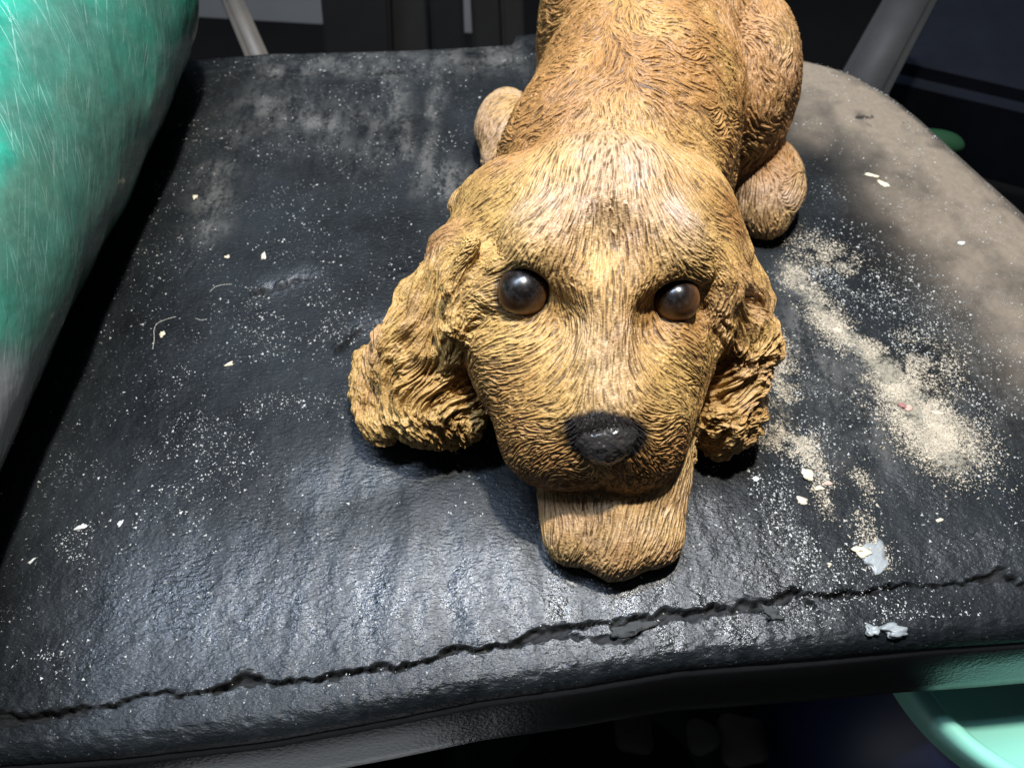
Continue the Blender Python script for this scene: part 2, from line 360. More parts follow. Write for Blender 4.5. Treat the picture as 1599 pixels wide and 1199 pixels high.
# direction field on a coarse lattice (as a symmetric tensor, so that opposite signs do not cancel)
cx=np.arange(-7.6,14.6,0.5); cy=np.arange(9,41.5,0.5); cz=np.arange(-0.3,11.2,0.5)
C=np.stack(np.meshgrid(cx,cy,cz,indexing='ij'),-1).reshape(-1,3).astype(np.float32)
Dd=np.zeros((len(C),3),np.float32); Wt=np.zeros(len(C),np.float32)
for g,dv in zip(GP,GD):
    r2=((C-g)**2).sum(1); wg=1/(r2+0.25)**1.9; Dd+=wg[:,None]*dv
Dd/=np.linalg.norm(Dd,axis=1)[:,None]+1e-9
FD=Dd.reshape(len(cx),len(cy),len(cz),3)
def flow(P):
    q=np.stack([(P[:,0]+7.6)/0.5,(P[:,1]-9)/0.5,(P[:,2]+0.3)/0.5],1); return trilin(FD,None,q)
ear=sstep(hd-np.minimum(el,er),-0.15,0.35)*sstep(bd-np.minimum(el,er),-0.2,0.3)*sstep(7.9-V[:,2],0,2.2)
ear=np.maximum(ear,0)
back=sstep(V[:,1],21.5,25)*(1-ear)
foot=sstep(3.2-V[:,2],0,0.8)*sstep(V[:,1],25,27)
paw=sstep(np.minimum(hd,np.minimum(el,er))-pd,0,0.3)*sstep(20-V[:,1],0,1)
cheek=sstep(6.4-V[:,2],0,1.5)*sstep(19.5-V[:,1],0,1)*(1-ear)*(1-paw)
# how far the comb direction wanders
ang=(0.10+0.40*back*(1-foot)+0.26*cheek+0.9*ear)
slen=1.0-0.45*cheek-0.2*back+0.15*paw
ROTN=rng.standard_normal((64,64,64)).astype(np.float32)
def rotflow(P,Nn,ang,sc1):
    f=flow(P); a=ang*(noise3(P[:,0]*sc1,P[:,1]*sc1,P[:,2]*sc1,ROTN)*1.1+0.5*noise3(P[:,0]*2.3*sc1+5,P[:,1]*2.3*sc1,P[:,2]*2.3*sc1,ROTN))
    f=f-Nn*(f*Nn).sum(1)[:,None]; f/=np.linalg.norm(f,axis=1)[:,None]+1e-6
    g=np.cross(Nn,f); return f*np.cos(a)[:,None]+g*np.sin(a)[:,None]
def lic(V,N,s,L,steps,ang,sc1,seed):
    acc=0; st=(L/steps) if np.isscalar(L) else (L/steps)[:,None]
    for sgn in (1,-1):
        P=V.copy(); 
        for k in range(steps):
            if sgn==-1 or k>0: P=P+sgn*st*rotflow(P,N,ang,sc1)
            wk=math.cos(0.5*math.pi*k/steps)
            acc=acc+wk*noise3(P[:,0]/s+seed*3.7,P[:,1]/s+seed*1.3,P[:,2]/s+seed*2.1)
    return (acc/acc.std()).astype(np.float32)
def ridge(n,p=1.6): return 1-np.exp(-np.abs(n)*p)
m=ear>0.02; nm=~m|(ear<0.98)
H=np.zeros(len(V),np.float32); fine=np.zeros(len(V),np.float32); 
iA=np.where(nm)[0]
wav=np.where(back>0,0.9,0.9)
sl=slen[iA]; an=ang[iA]*(1-ear[iA])
a1=lic(V[iA],N[iA],0.098,0.75*sl,9,an,1.0,1); a2=lic(V[iA],N[iA],0.185,0.85*sl,8,an,1.0,2)
big=np.clip(back+0.75*paw,0,1)[iA]
r1=0.5+0.5*np.sin(3.0*a1+0.9*a2); r2=0.5+0.5*np.sin(2.6*a2+0.5*a1)
r=r1*(1-big)+(0.62*r2+0.38*r1)*big
am=(0.041+0.070*back*(1-foot)+0.012*cheek+0.035*paw+0.03*foot)[iA]*(1-ear[iA])
H[iA]=(r-0.5)*am; fine[iA]=r
iE=np.where(m)[0]; NE=N[iE]; VE=V[iE]; lobe=sstep(-3.6-VE[:,0],0,1.0)*sstep(2.6-VE[:,2],0,0.8); ae=(0.95-0.7*lobe).astype(np.float32)
e1=lic(VE,NE,0.44,3.0,18,ae,0.34,3); e2=lic(VE,NE,0.185,2.4,18,ae,0.34,4); e3=lic(VE,NE,0.12,1.2,11,ae,0.34,5)
w2=0.5+0.5*np.sin(2.3*e2+0.8*e1); w3=0.5+0.5*np.sin(2.5*e3+e2)
re=0.56*(0.5+0.5*np.sin(1.7*e1))+0.30*w2+0.09*w3
H[iE]+=((re-0.5)*(0.47-0.27*lobe)*(0.5+0.5*sstep(6.2-VE[:,2],0,2.0))+0.05*e1*0.5)*ear[iE]; fine[iE]=fine[iE]*(1-ear[iE])+(0.45*re+0.30*w2+0.25*w3)*ear[iE]
# lids, sockets and lips stay smooth
ey=np.full(len(V),9.0,np.float32)
for x,y,z,r_ in EYES: ey=np.minimum(ey,np.sqrt((V[:,0]-x)**2+(V[:,1]-y)**2+(V[:,2]-z)**2)/r_)
sm=sstep(ey,1.12,1.4); H*=0.15+0.85*sm
lump=fbm(V[:,0]*0.55,V[:,1]*0.55,V[:,2]*0.55,2)
H+=0.035*lump*sm+ear*0.10*fbm(V[:,0]*0.8+9,V[:,1]*0.8,V[:,2]*0.8,2)
hi=sstep(V[:,2],0.05,0.5); Vd=V+N*(H*(0.4+0.6*hi))[:,None]
Vd[rim]=(Vd[ra]+Vd[rb])/2; Vd[:,2]=np.maximum(Vd[:,2],0.02)
groove=np.clip(fine,0,1)
# paint: warmer brown on cheeks, flanks and back stripe, pale silvery paint plus painted-in sheen on crown, brows and bridge, pale paws
nz=fbm(V[:,0]*0.5+3,V[:,1]*0.5,V[:,2]*0.5,3)
def blob(c,r): return np.exp(-(((V[:,0]-c[0])/r[0])**2+((V[:,1]-c[1])/r[1])**2+((V[:,2]-c[2])/r[2])**2))
tint=0.35+0.25*nz+0.55*back*(1-foot)+0.55*cheek*sstep(6.0-V[:,2],0,2)+0.7*blob((6.6,27,8),(1.6,6,3))+0.3*blob((3,12.5,3),(3,2,2))
silver=1.0*blob((3.3,20.2,9.4),(1.7,2.6,1.5))+0.8*blob((1.0,18.6,8.6),(1.0,1.0,1.2))+0.8*blob((5.2,18.4,8.5),(1.0,1.0,1.2))+0.7*blob((3.0,14.6,6.3),(0.9,1.6,1.2))+0.25*paw+0.45*foot+0.2*blob((12,31,6.5),(1.8,3,2.5))+0.15*ear*sstep(nz,0,1)
silver=silver*(0.6+0.5*sstep(fbm(V[:,0]*1.3,V[:,1]*1.3,V[:,2]*1.3,3),-1,1))
nd=np.sqrt(((V[:,0]-2.95)/1.30)**2+((V[:,1]-12.85)/0.98)**2+((V[:,2]-5.15)/0.84)**2)
black=1-sstep(nd+0.06*nz,1.0,1.22)
black=np.maximum(black,0.75*(1-sstep(ey,1.06,1.2)))
FL=np.zeros_like(V); FL[:]=rotflow(V,N,(ang*(1-ear)+0.9*ear).astype(np.float32),1.0)
for sel_ in (iE,): 
    fe_=rotflow(VE,NE,ae,0.34); we=sstep(ear[iE],0.2,0.8)[:,None]; FL[iE]=FL[iE]*(1-we)+fe_*we
at_={'flow':FL,'groove':groove,'tint':np.clip(tint,0,1),'silver':np.clip(silver,0,1),'black':np.clip(black,0,1)}
FUR=fur_material()
fig=link(bpy.data.objects.new('dog_figurine',None),label='golden brown resin puppy figurine lying chin on paw on the torn black seat',category='figurine')
fig.location=(0.035,0.2,0); 
from mathutils import Matrix
def child(o): o.parent=fig; o.matrix_parent_inverse=Matrix.Translation(fig.location).inverted(); return o
fe=ear[Fq].mean(1)>0.5; fl=fe&(V[Fq][:,:,0].mean(1)<3); fr=fe&~fl
for nme,sel,lab in (('body',~fe,None),('ear',fl,'long wavy ear spread out flat on the seat'),('ear',fr,'long wavy ear hanging close to the cheek')):
    ff=Fq[sel]; u=np.unique(ff); rm=np.full(len(V),-1); rm[u]=np.arange(len(u))
    o=child(mesh_np(nme,Vd[u],rm[ff],FUR,attrs={k:v[u] for k,v in at_.items()}))
    if lab: o['label']=lab
# nose
def nosef(P):
    d=ell(P,(2.95,12.95,5.32),(1.30,0.93,0.64),rot(22)); d=smin(d,ell(P,(2.95,12.55,4.88),(0.92,0.75,0.75)),0.35)
    for s in (-1,1): d=smax(d,-cap(P,(2.95+s*0.5,11.8,4.55),(2.95+s*0.88,12.05,4.65),0.13,0.10),0.12)
    return smax(d,-cap(P,(3.0,11.6,4.6),(3.0,11.75,3.8),0.04,0.06),0.1)
Vn,Fn,_=surface_nets(nosef,np.arange(1.3,4.8,0.06),np.arange(11.2,14.2,0.06),np.arange(3.5,6.3,0.06))
Vn=relax(Vn,Fn,2); Vn,Fn=subdivide(Vn,Fn); Nn=vnormals(Vn,Fn)
Vn=Vn+Nn*(0.010*fbm(Vn[:,0]*7,Vn[:,1]*7,Vn[:,2]*7,2)+0.01)[:,None]
n=NT('black_nose_paint'); wear=n.ramp(n.noise(260,3),[(0.66,0.0),(0.72,1.0)])
n.set(Base_Color=n.mix(n.math('MULTIPLY',wear,0.6),(0.028,0.024,0.021),(0.08,0.05,0.03)),Roughness=0.30,Normal=n.bump(n.vor(800),0.35,0.0004)); n.b.inputs['Specular IOR Level'].default_value=0.95; NOSEM=n.m
child(mesh_np('nose',Vn,Fn,NOSEM))
# eyes
n=NT('glass_eye'); g=n.node('ShaderNodeTexCoord'); sp=n.node('ShaderNodeSeparateXYZ'); n.l(g.outputs['Object'],sp.inputs[0])
col=n.ramp(n.math('MULTIPLY_ADD',sp.outputs[2],50,0.5),[(0.0,(0.30,0.14,0.04)),(0.58,(0.17,0.07,0.02)),(0.74,(0.04,0.018,0.007)),(0.84,(0.006,0.004,0.003))])
dust=n.ramp(n.noise(500,4,0.7),[(0.45,0.0),(0.75,1.0)])
n.set(Base_Color=n.mix(n.math('MULTIPLY',dust,0.05),col,(0.4,0.4,0.4)),Roughness=n.ramp(n.noise(220,3),[(0.35,0.22),(0.7,0.36)])); n.b.inputs['Coat Weight'].default_value=0.0; n.b.inputs['Coat Roughness'].default_value=0.25
EYEM=n.m
from mathutils import Vector
for x,y,z,r_ in EYES:
    bm=bmesh.new(); bmesh.ops.create_uvsphere(bm,u_segments=64,v_segments=40,radius=r_)
    o=bm_obj('eye',bm,EYEM); o.location=(x*S,y*S,z*S)
    o.rotation_euler=Vector((-0.05+(0.0 if x<3 else -0.25),-0.30,0.95)).to_track_quat('Z','Y').to_euler(); child(o)
print('dog done',round(time.time()-T0,1))
# ---------------------------------------------------------------- chair seat
def poly(pts,z=0.0): return np.array([at(x,y,z)[:2] for x,y in pts],np.float32)
def pdist(X,Y,pl):
    """distance to a polyline, and the arc parameter"""
    best=np.full(X.shape,1e9,np.float32); par=np.zeros(X.shape,np.float32); sgn=np.zeros(X.shape,np.float32); acc=0.0
    for a,b in zip(pl[:-1],pl[1:]):
        d=b-a; L=float(np.hypot(*d))+1e-9; h=np.clip(((X-a[0])*d[0]+(Y-a[1])*d[1])/L**2,0,1)
        ex=X-a[0]-h*d[0]; ey_=Y-a[1]-h*d[1]; r=np.sqrt(ex*ex+ey_*ey_); m=r<best
        best=np.where(m,r,best); par=np.where(m,acc+h*L,par); sgn=np.where(m,np.sign(d[0]*ey_-d[1]*ex),sgn); acc+=L
    return best,par,sgn
FRONT=poly([(-120,1162),(0,1150),(200,1137),(420,1112),(600,1080),(750,1050),(900,1030),(1060,1003),(1280,985),(1450,968),(1599,958),(1750,945)],0)
BACK=poly([(60,112),(200,108),(310,97),(440,88),(560,84),(700,78),(800,72),(806,58),(900,50),(1050,55),(1180,68),(1240,84),(1310,110),(1345,124),(1400,155),(1450,196),(1510,250),(1560,295),(1599,330),(1690,425)],0)
BACK=np.concatenate([BACK[:10],np.array([at(x,y,z)[:2] for x,y,z in ((1180,68,-.3),(1240,84,-.8),(1310,110,-1.15),(1345,124,-1.2),(1400,155,-1.2),(1450,196,-1.2),(1510,250,-1.2),(1560,295,-1.2),(1599,330,-1.2),(1690,425,-1.2))],np.float32)])
xs=np.arange(-29,28.6,0.08); nv=350
yF=np.interp(xs,FRONT[:,0],FRONT[:,1]); 
bo=np.argsort(BACK[:,0]); yB=np.interp(xs,BACK[bo,0],BACK[bo,1])
kk=np.exp(-0.5*(np.arange(-8,9)/3.0)**2); kk/=kk.sum(); yF=np.convolve(np.pad(yF,8,'edge'),kk,'valid')
tt=np.concatenate([np.linspace(0,0.095,90,endpoint=False),np.linspace(0.095,1,nv-90)])
X=np.repeat(xs[:,None],nv,1).astype(np.float32); Y=(yF[:,None]+(yB-yF)[:,None]*tt[None]).astype(np.float32)
x_,y_=X.ravel(),Y.ravel(); z0=np.zeros_like(x_)
Z=0.05*fbm(X*0.11,Y*0.06,X*0,2)+0.007*fbm(X*0.6,Y*0.13,X*0+5,2)+0.005*fbm(X*1.6,Y*1.2,X*0+9,2)
# the surface falls away towards the back right edge
db,_,_=pdist(X,Y,BACK[9:]); Z-=1.3*(1-sstep(db,0,3.0))**2
db2,_,_=pdist(X,Y,BACK[:10]); 
Z-=0.10*(1-sstep(db2,0,0.2))
jag=0.10*fbm(X*1.1,Y*1.1,X*0+2,3)+0.05*fbm(X*4,Y*4,X*0,2)
torn=np.zeros_like(X); 
def crack(pts,wid,depth,lip):
    global Z,torn
    pl=poly(pts); d,par,sg=pdist(X+jag*0.6,Y+jag*0.8,pl); L=np.hypot(*np.diff(pl,axis=0).T).sum()
    ww=wid*(0.85+0.5*fbm(par*0.9,par*0+len(pts),par*0,3)); ww=np.maximum(ww,wid*0.65)*np.clip(np.minimum(par,L-par)/0.6+0.15,0,1)
    Z=Z-depth*(1-sstep(d,ww*0.35,ww))+lip*np.exp(-((d-ww*1.3)/(wid*0.8))**2)*(sg>0)*(0.6+0.5*fbm(X*2,Y*2,X*0,2))
    torn=np.maximum(torn,1-sstep(d,ww*0.9,ww*1.25))
crack([(-100,1130),(0,1118),(90,1106),(180,1099),(260,1078),(340,1078),(420,1064),(520,1054),(620,1038),(700,1022),(745,1010),(800,1002),(870,984),(930,973),(985,966),(1060,957),(1120,950),(1185,948),(1240,925),(1300,930),(1380,917),(1450,914),(1520,903),(1560,897),(1599,915),(1700,930)],0.12,0.35,0.02)
crack([(1180,950),(1200,961),(1214,976)],0.10,0.25,0.03)
crack([(1240,926),(1262,945),(1288,958)],0.10,0.22,0.03)
crack([(800,1004),(860,995),(960,992),(1010,988)],0.10,0.12,0.02)
crack([(520,548),(545,535),(562,515),(600,500)],0.12,0.2,0.30)
crack([(400,458),(430,452),(470,436),(492,430)],0.16,0.22,0.32)
crack([(282,434),(302,412)],0.09,0.16,0.05)
crack([(590,435),(640,428)],0.08,0.1,0.06)
crack([(1335,186),(1350,180),(1370,184)],0.16,0.12,0.04); crack([(1345,192),(1360,197)],0.10,0.1,0.04); crack([(1405,196),(1418,190)],0.12,0.1,0.0)
crack([(300,131),(370,127),(440,122),(520,117),(600,113),(650,112)],0.07,0.12,0.05)
crack([(720,100),(800,100),(822,99)],0.05,0.08,0.03)
# the cover is doubled along the back: a low raised strip with stitched ridges
bs=(1-sstep(db2,1.25,1.45)); Z+=0.10*bs*(X<6)+0.035*bs*(np.cos(db2*15)>0.2)*(X<6)
# broad creases that run away from the viewer
for px0,py0,px1,py1,a,wd in ((640,270,612,110,0.05,0.25),(655,320,690,105,0.06,0.3),(770,130,730,100,0.03,0.3),(350,620,470,560,0.05,0.4),(330,1020,420,760,-0.05,0.5),(700,1000,690,820,-0.08,0.45),(860,1000,800,860,0.06,0.5),(600,1010,650,780,0.05,0.5),(480,1030,540,720,-0.06,0.45),(1110,870,1070,760,0.05,0.3),(1000,960,1020,900,0.05,0.3),(930,970,900,890,-0.05,0.4)):
    d,_,_=pdist(X+0.3*jag,Y,poly([(px0,py0),(px1,py1)])); Z+=0.6*a*np.exp(-(d/wd)**2)
near=sstep(21-Y,0,9); Z+=near*0.006*fbm(X*1.0,Y*0.75,X*0+12,2)
Z+=0.004*fbm(X*3.5,Y*3.5,X*0+1,2)*(0.3+0.7*near)
torn_r=torn*fbm(X*5,Y*5,X*0,3)*0.05; Z+=torn_r
# pigment: where dust lies (tan), grey bloom, and worn shiny places
def blobs(lst):
    r=np.zeros_like(X)
    for pts,rad,st in lst:
        pl=poly(pts); d=pdist(X,Y,pl)[0] if len(pl)>1 else np.hypot(X-pl[0,0],Y-pl[0,1])
        r=np.maximum(r,st*np.exp(-(d/rad)**2))
    return r
DUST=[([(1235,420),(1260,460),(1290,500)],0.55,.8),([(1290,500),(1345,545),(1400,600)],0.6,.9),([(1385,580),(1440,650),(1480,710)],0.95,1.0),([(1420,640),(1500,700)],1.1,.75),([(1205,520),(1225,640),(1240,700)],0.55,.55),
 ([(1180,670),(1260,690)],0.6,.5),([(1225,640),(1275,730),(1300,800)],0.35,.5),([(1340,800),(1370,860),(1385,890)],0.35,.35),([(1360,560),(1480,560)],0.9,.35),([(1250,380),(1330,420)],0.9,.3),([(1330,720),(1360,780)],0.3,.3)]
dust=blobs([(a_,b_*1.15,c_) for a_,b_,c_ in DUST])
fz=fbm(X*1.1,Y*1.1,X*0+4,4)
brown=blobs([([(1240,100),(1330,150),(1420,220),(1500,290),(1590,380)],2.9,1.0),([(1420,300),(1540,430),(1640,560)],2.2,.75),([(1250,110),(1270,200)],1.6,.6)])
brown=np.clip(brown*(1.1+0.12*fz),0,1)
grey=blobs([([(625,240),(612,110)],0.8,.55),([(655,300),(690,110)],0.5,.45),([(340,270),(320,350)],1.1,.6),([(690,260),(700,300)],1.0,.7),([(420,180),(560,200)],3.0,.35),([(430,110),(800,90)],1.5,.45),
 ([(1240,550),(1330,600),(1360,680)],1.5,.5),([(1230,420),(1250,530)],0.7,.5),([(1500,470),(1560,640)],2.0,.25),([(1350,855),(1370,880)],0.28,.9),([(1300,560),(1290,720)],.8,.3)])
grey=np.clip(grey*(1+0.3*fz),0,1)
shine=blobs([([(420,450),(480,430)],0.6,.8),([(250,960),(700,920),(1150,940)],3.2,1.0),([(500,760),(620,720)],1.6,.8),([(560,515),(590,505)],0.4,1.0),([(1100,800),(1100,880)],.9,.7),([(1480,870),(1590,880)],1.2,.6),([(1400,740),(1470,790)],.8,.5)])
# front roll: rows appended in front of the flat part
ang_=np.linspace(0,1.45,16)[1:]; R_=0.75
rows_y=[]; rows_z=[]
for a in ang_[::-1]: rows_y.append(yF-R_*math.sin(a)); rows_z.append(Z[:,0]-R_*(1-math.cos(a)))
fy=np.stack(rows_y,1); fz2=np.stack(rows_z,1)+0.012*fbm(np.repeat(xs[:,None],15,1)*3.5,fy*5,fy*0+3,2)
low=np.stack([yF-R_*1.0+0.25,yF-R_*1.0],1); lz=np.stack([Z[:,0]-R_-0.35,Z[:,0]-R_-0.15],1)
# back roll
b1=np.stack([yB+0.06,yB+0.10,yB+0.10],1); bz=np.stack([Z[:,-1]-0.06,Z[:,-1]-0.25,Z[:,-1]-1.2],1)
YY=np.concatenate([low,fy,Y,b1],1); ZZ=np.concatenate([lz,fz2,Z,bz],1); XX=np.repeat(xs[:,None],YY.shape[1],1)
XX=XX+np.concatenate([np.zeros((len(xs),YY.shape[1]-3)),np.repeat(((xs>14)*np.array([[0.05],[0.1],[0.1]])).T,1,0)],1)
def ext(A): return np.concatenate([np.repeat(A[:,:1],17,1),A,np.repeat(A[:,-1:],3,1)],1)
nc=YY.shape[1]; I=(np.arange(len(xs)-1)[:,None]*nc+np.arange(nc-1)[None]).ravel()
F4=np.stack([I,I+nc,I+nc+1,I+1],1)
n=NT('worn_black_vinyl')
cold=n.math('MULTIPLY',n.attr('dust'),1.0); du=n.attr('dust'); br=n.attr('brown'); gr=n.attr('grey'); to=n.attr('torn'); sh=n.attr('shine')
base=n.mix(n.ramp(n.noise(13,5,0.65),[(0.38,0.0),(0.62,1.0)]),(0.0028,0.0034,0.0038),(0.012,0.0145,0.0155))
scr=n.noise(60,5,0.7,n.pos((3.5,1.0,1.0))); base=n.mix(n.ramp(scr,[(0.55,0.0),(0.8,0.4)]),base,(0.035,0.039,0.042))
wipe=n.math('ADD',n.math('MULTIPLY',n.noise(55,6,0.75,n.pos((2.2,0.6,1))),0.6),n.math('MULTIPLY',n.noise(420,5,0.8),0.5))
base=n.mix(n.math('MULTIPLY',gr,n.ramp(wipe,[(0.48,0.05),(0.60,1.0)])),base,(0.105,0.10,0.09))
base=n.mix(n.math('MULTIPLY',br,n.ramp(n.noise(260,6,0.75),[(0.25,0.7),(0.65,1.0)])),base,(0.19,0.150,0.108))
film=n.ramp(n.math('ADD',du,n.math('MULTIPLY',n.math('SUBTRACT',n.noise(520,6,0.9),0.5),3.2)),[(0.55,0.0),(1.1,1.0)])
base=n.mix(n.math('MULTIPLY',film,0.75),base,(0.34,0.295,0.215))
pep=n.ramp(n.math('ADD',n.noise(900,2,0.6),n.math('MULTIPLY',n.noise(25,3),0.25)),[(0.80,0.0),(0.86,1.0)]); base=n.mix(n.math('MULTIPLY',pep,0.30),base,(0.35,0.35,0.34))
base=n.mix(n.math('MULTIPLY',to,0.9),base,n.mix(n.noise(500,3),(0.003,0.003,0.003),(0.016,0.016,0.015)))
rg=n.mix(n.noise(30,4,0.6),(0.42,)*3,(0.60,)*3); rg=n.mix(n.math('MULTIPLY',sh,n.ramp(n.noise(60,5,0.7,n.pos((1.5,0.6,1))),[(0.40,0.15),(0.58,1.0)])),rg,(0.24,)*3); rg=n.mix(n.math('MAXIMUM',n.math('MAXIMUM',br,n.math('MULTIPLY',film,1.0)),n.math('MAXIMUM',to,n.math('MULTIPLY',gr,0.8))),rg,(0.85,)*3)
nb=n.bump(n.noise(190,5,0.65),0.5,0.00020); nb=n.bump(n.noise(700,3,0.6,n.pos((0.7,1.2,1))),1.0,0.00050,nb)
n.set(Base_Color=base,Roughness=rg,Normal=nb); n.l(n.math('MULTIPLY_ADD',sh,0.50,0.12),n.b.inputs['Specular IOR Level'])
VINYL=n.m
chair=link(bpy.data.objects.new('plastic_chair',None),label='black chair seat with a torn dusty vinyl cover, the puppy lying on it',category='chair'); chair.location=(0,0.2,-0.4)
def cchild(o,root=None):
    root=root or chair; o.parent=root; o.matrix_parent_inverse=Matrix.Translation(root.location).inverted(); return o
cchild(mesh_np('seat_cover',np.stack([XX.ravel(),YY.ravel(),ZZ.ravel()],1),F4,VINYL,attrs={k:ext(v).ravel() for k,v in dict(dust=dust,brown=brown,grey=grey,torn=torn,shine=shine).items()}))
# smooth plastic lip under the cover, and the shell below
n=NT('black_plastic'); n.set(Base_Color=n.mix(n.noise(20,4),(0.007,0.007,0.007),(0.014,0.0135,0.0135)),Roughness=0.24,Normal=n.bump(n.noise(700,3),0.25,0.0006)); n.b.inputs['Specular IOR Level'].default_value=0.5; PLAST=n.m
yf=yF[::4]; xx=xs[::4]; zf=Z[::4,0]
prof=[(0.35,-0.55),(-0.62,-0.62),(-0.84,-0.72),(-0.92,-0.86),(-1.18,-1.7),(-1.38,-2.6),(-1.50,-3.0),(-1.46,-3.12),(-1.30,-3.12),(-1.15,-2.6),(-0.8,-1.6),(-0.2,-1.5)]
LX=np.repeat(xx[:,None],len(prof),1); LY=yf[:,None]+np.array([p[0] for p in prof])[None]; LZ=zf[:,None]*0.5+np.array([p[1] for p in prof])[None]*(1+0.22*sstep(LX,3,16))
k=len(prof); I=(np.arange(len(xx)-1)[:,None]*k+np.arange(k-1)[None]).ravel()
cchild(mesh_np('front_lip',np.stack([LX.ravel(),LY.ravel(),LZ.ravel()],1),np.stack([I,I+k,I+k+1,I+1],1),PLAST))
yb=yB[::4]-0.1; SH=np.stack([np.stack([xx,yf-0.2,zf*0-1.55],1),np.stack([xx,yb,-1.0-1.2*sstep(xx,14,20)],1),np.stack([xx,yb-0.3,-2.9+0*xx],1),np.stack([xx,yf+0.5,zf*0-2.2],1)],1).reshape(-1,3)
I=(np.arange(len(xx)-1)[:,None]*4+np.arange(3)[None]).ravel()
cchild(mesh_np('seat_shell',SH,np.stack([I,I+4,I+5,I+1],1),PLAST))
# seat height lookup for things lying on it
def seat_z(x,y):
    i=np.clip((x+29)/0.08,0,len(xs)-2).astype(int); t=np.clip((y-yF[i])/(yB[i]-yF[i]),0,1); return Z[i,np.interp(t,tt,np.arange(nv)).astype(int)]
# ---------------------------------------------------------------- loose grit: thousands of crumbs nobody could count, as real little stones
def grit(name,label,mat,P,size,flat=0.55):
    m=len(P); base=np.array([[1,0,0],[-.5,.87,0],[-.5,-.87,0],[0,0,1.0],[0,0,-.6]],np.float32); f=np.array([[0,1,3],[1,2,3],[2,0,3],[1,0,4],[2,1,4],[0,2,4]])
    B=base[None]*(1+0.35*rng.standard_normal((m,5,1))); a=rng.uniform(0,6.28,m); ca,sa=np.cos(a),np.sin(a); el_=rng.uniform(0.6,1.7,m)
    bx,by,bz=B[:,:,0]*el_[:,None],B[:,:,1],B[:,:,2]*flat
    W=np.stack([bx*ca[:,None]-by*sa[:,None],bx*sa[:,None]+by*ca[:,None],bz],2)*size[:,None,None]+P[:,None,:]
    F=(f[None]+np.arange(m)[:,None,None]*5).reshape(-1,3)
    return mesh_np(name,W.reshape(-1,3),F,mat,smooth=False,label=label,kind='stuff')
def scatter(lst,nper):
    out=[]
    for pts,rad,st in lst:
        pl=poly(pts); L=np.hypot(*np.diff(pl,axis=0).T) if len(pl)>1 else np.array([0.01]); m=int(nper*st*(L.sum()+rad)*rad)
        if len(pl)==1: pl=np.repeat(pl,2,0)
        k=rng.choice(len(L),m,p=L/L.sum()); t=rng.uniform(0,1,m)[:,None]; out.append(pl[k]*(1-t)+pl[k+1]*t+rng.standard_normal((m,2))*rad*0.62)
    return np.concatenate(out)
def on_seat(q,size):
    m=(q[:,0]>-28)&(q[:,0]<27)&(q[:,1]>np.interp(q[:,0],xs,yF)+0.05)&(q[:,1]<np.interp(q[:,0],xs,yB)-0.15); q=q[m]; s=size[m] if size is not None else None
    return np.stack([q[:,0],q[:,1],seat_z(q[:,0],q[:,1])+0.5*s],1).astype(np.float32),s.astype(np.float32)
tanm=plain('sand_grit',(0.45,0.385,0.285),0.9,0.3,400,0.45); whm=plain('pale_grit',(0.46,0.45,0.41),0.8,0.2,400,0.4)
q=scatter([(a_,b_*1.2,c_) for a_,b_,c_ in DUST],3000); q=q[fbm(q[:,0]*1.3,q[:,1]*1.3,q[:,0]*0+8,3)+0.5*rng.standard_normal(len(q))>-0.7]; P_,s_=on_seat(q,0.012+0.036*rng.random(len(q))**3); grit('sand_grit','drift of tan sandy dust on the seat right of the puppy',tanm,P_,s_)
q=np.concatenate([np.stack([rng.uniform(-18,26,20000),rng.uniform(5,42,20000)],1),scatter([([(1330,420),(1560,700)],3.5,.5),([(1150,760),(1350,900)],1.8,.8),([(1250,600),(1280,900)],1.2,.8),([(60,1060),(120,820)],0.8,.8),([(200,760),(500,560)],3.2,.25),([(400,470),(640,620)],1.8,.3),([(1200,960),(1599,1000)],.9,.7),([(1240,400),(1350,450)],1.0,.9)],220)])
cl=fbm(q[:,0]*0.7,q[:,1]*0.7,q[:,0]*0,3); q=q[cl+rng.standard_normal(len(q))*0.6>-0.1]
P_,s_=on_seat(q,0.015+0.035*rng.random(len(q))**4); grit('pale_grit','fine pale specks scattered over the whole black seat',whm,P_,s_)
# crumbs one can point to
def crumb(px,py,r,mat,label,name='crumb',cat='crumb',flat=0.5,el=(1,1),seed=0,group='crumbs lying on the seat',rz=0.0):
    c=at(px,py,0); z=float(seat_z(np.array([c[0]]),np.array([c[1]]))[0])
    bm=bmesh.new(); bmesh.ops.create_icosphere(bm,subdivisions=3,radius=1)
    R=random.Random(seed+int(px)); o1=[R.uniform(0,50) for _ in range(3)]
    for v in bm.verts:
        p=v.co; k=1+0.28*float(fbm(np.array([p.x*1.3+o1[0]]),np.array([p.y*1.3+o1[1]]),np.array([p.z*1.3]),3)[0])
        v.co=Vector((p.x*k*r*el[0],p.y*k*r*el[1],p.z*k*r*flat))
    o=bm_obj(name,bm,mat,label=label,category=cat,group=group); o.location=(c[0]*S,c[1]*S,(z+r*flat*0.45)*S); o.rotation_euler=(0,0,math.radians(rz)); return o
white=plain('white_chip',(0.58,0.57,0.52),0.6,0.2,600,0.1); cream=plain('cream_crumb',(0.62,0.53,0.36),0.85,0.4,500,0.25); pink=plain('pink_crumb',(0.55,0.34,0.26),0.85,0.4,500,0.2); gum=plain('grey_gum',(0.22,0.235,0.23),0.45,0.5,300,0.3); red=plain('reddish_crumb',(0.3,0.12,0.1),0.8,0.3,400,0.3)
crumb(1179,748,0.11,white,'square white chip on bare black vinyl below the right ear',flat=0.35,group='crumbs lying on the seat')
crumb(1261,742,0.18,cream,'oval cream crumb in the dusty streak below the right ear',flat=0.35,el=(1,1.3))
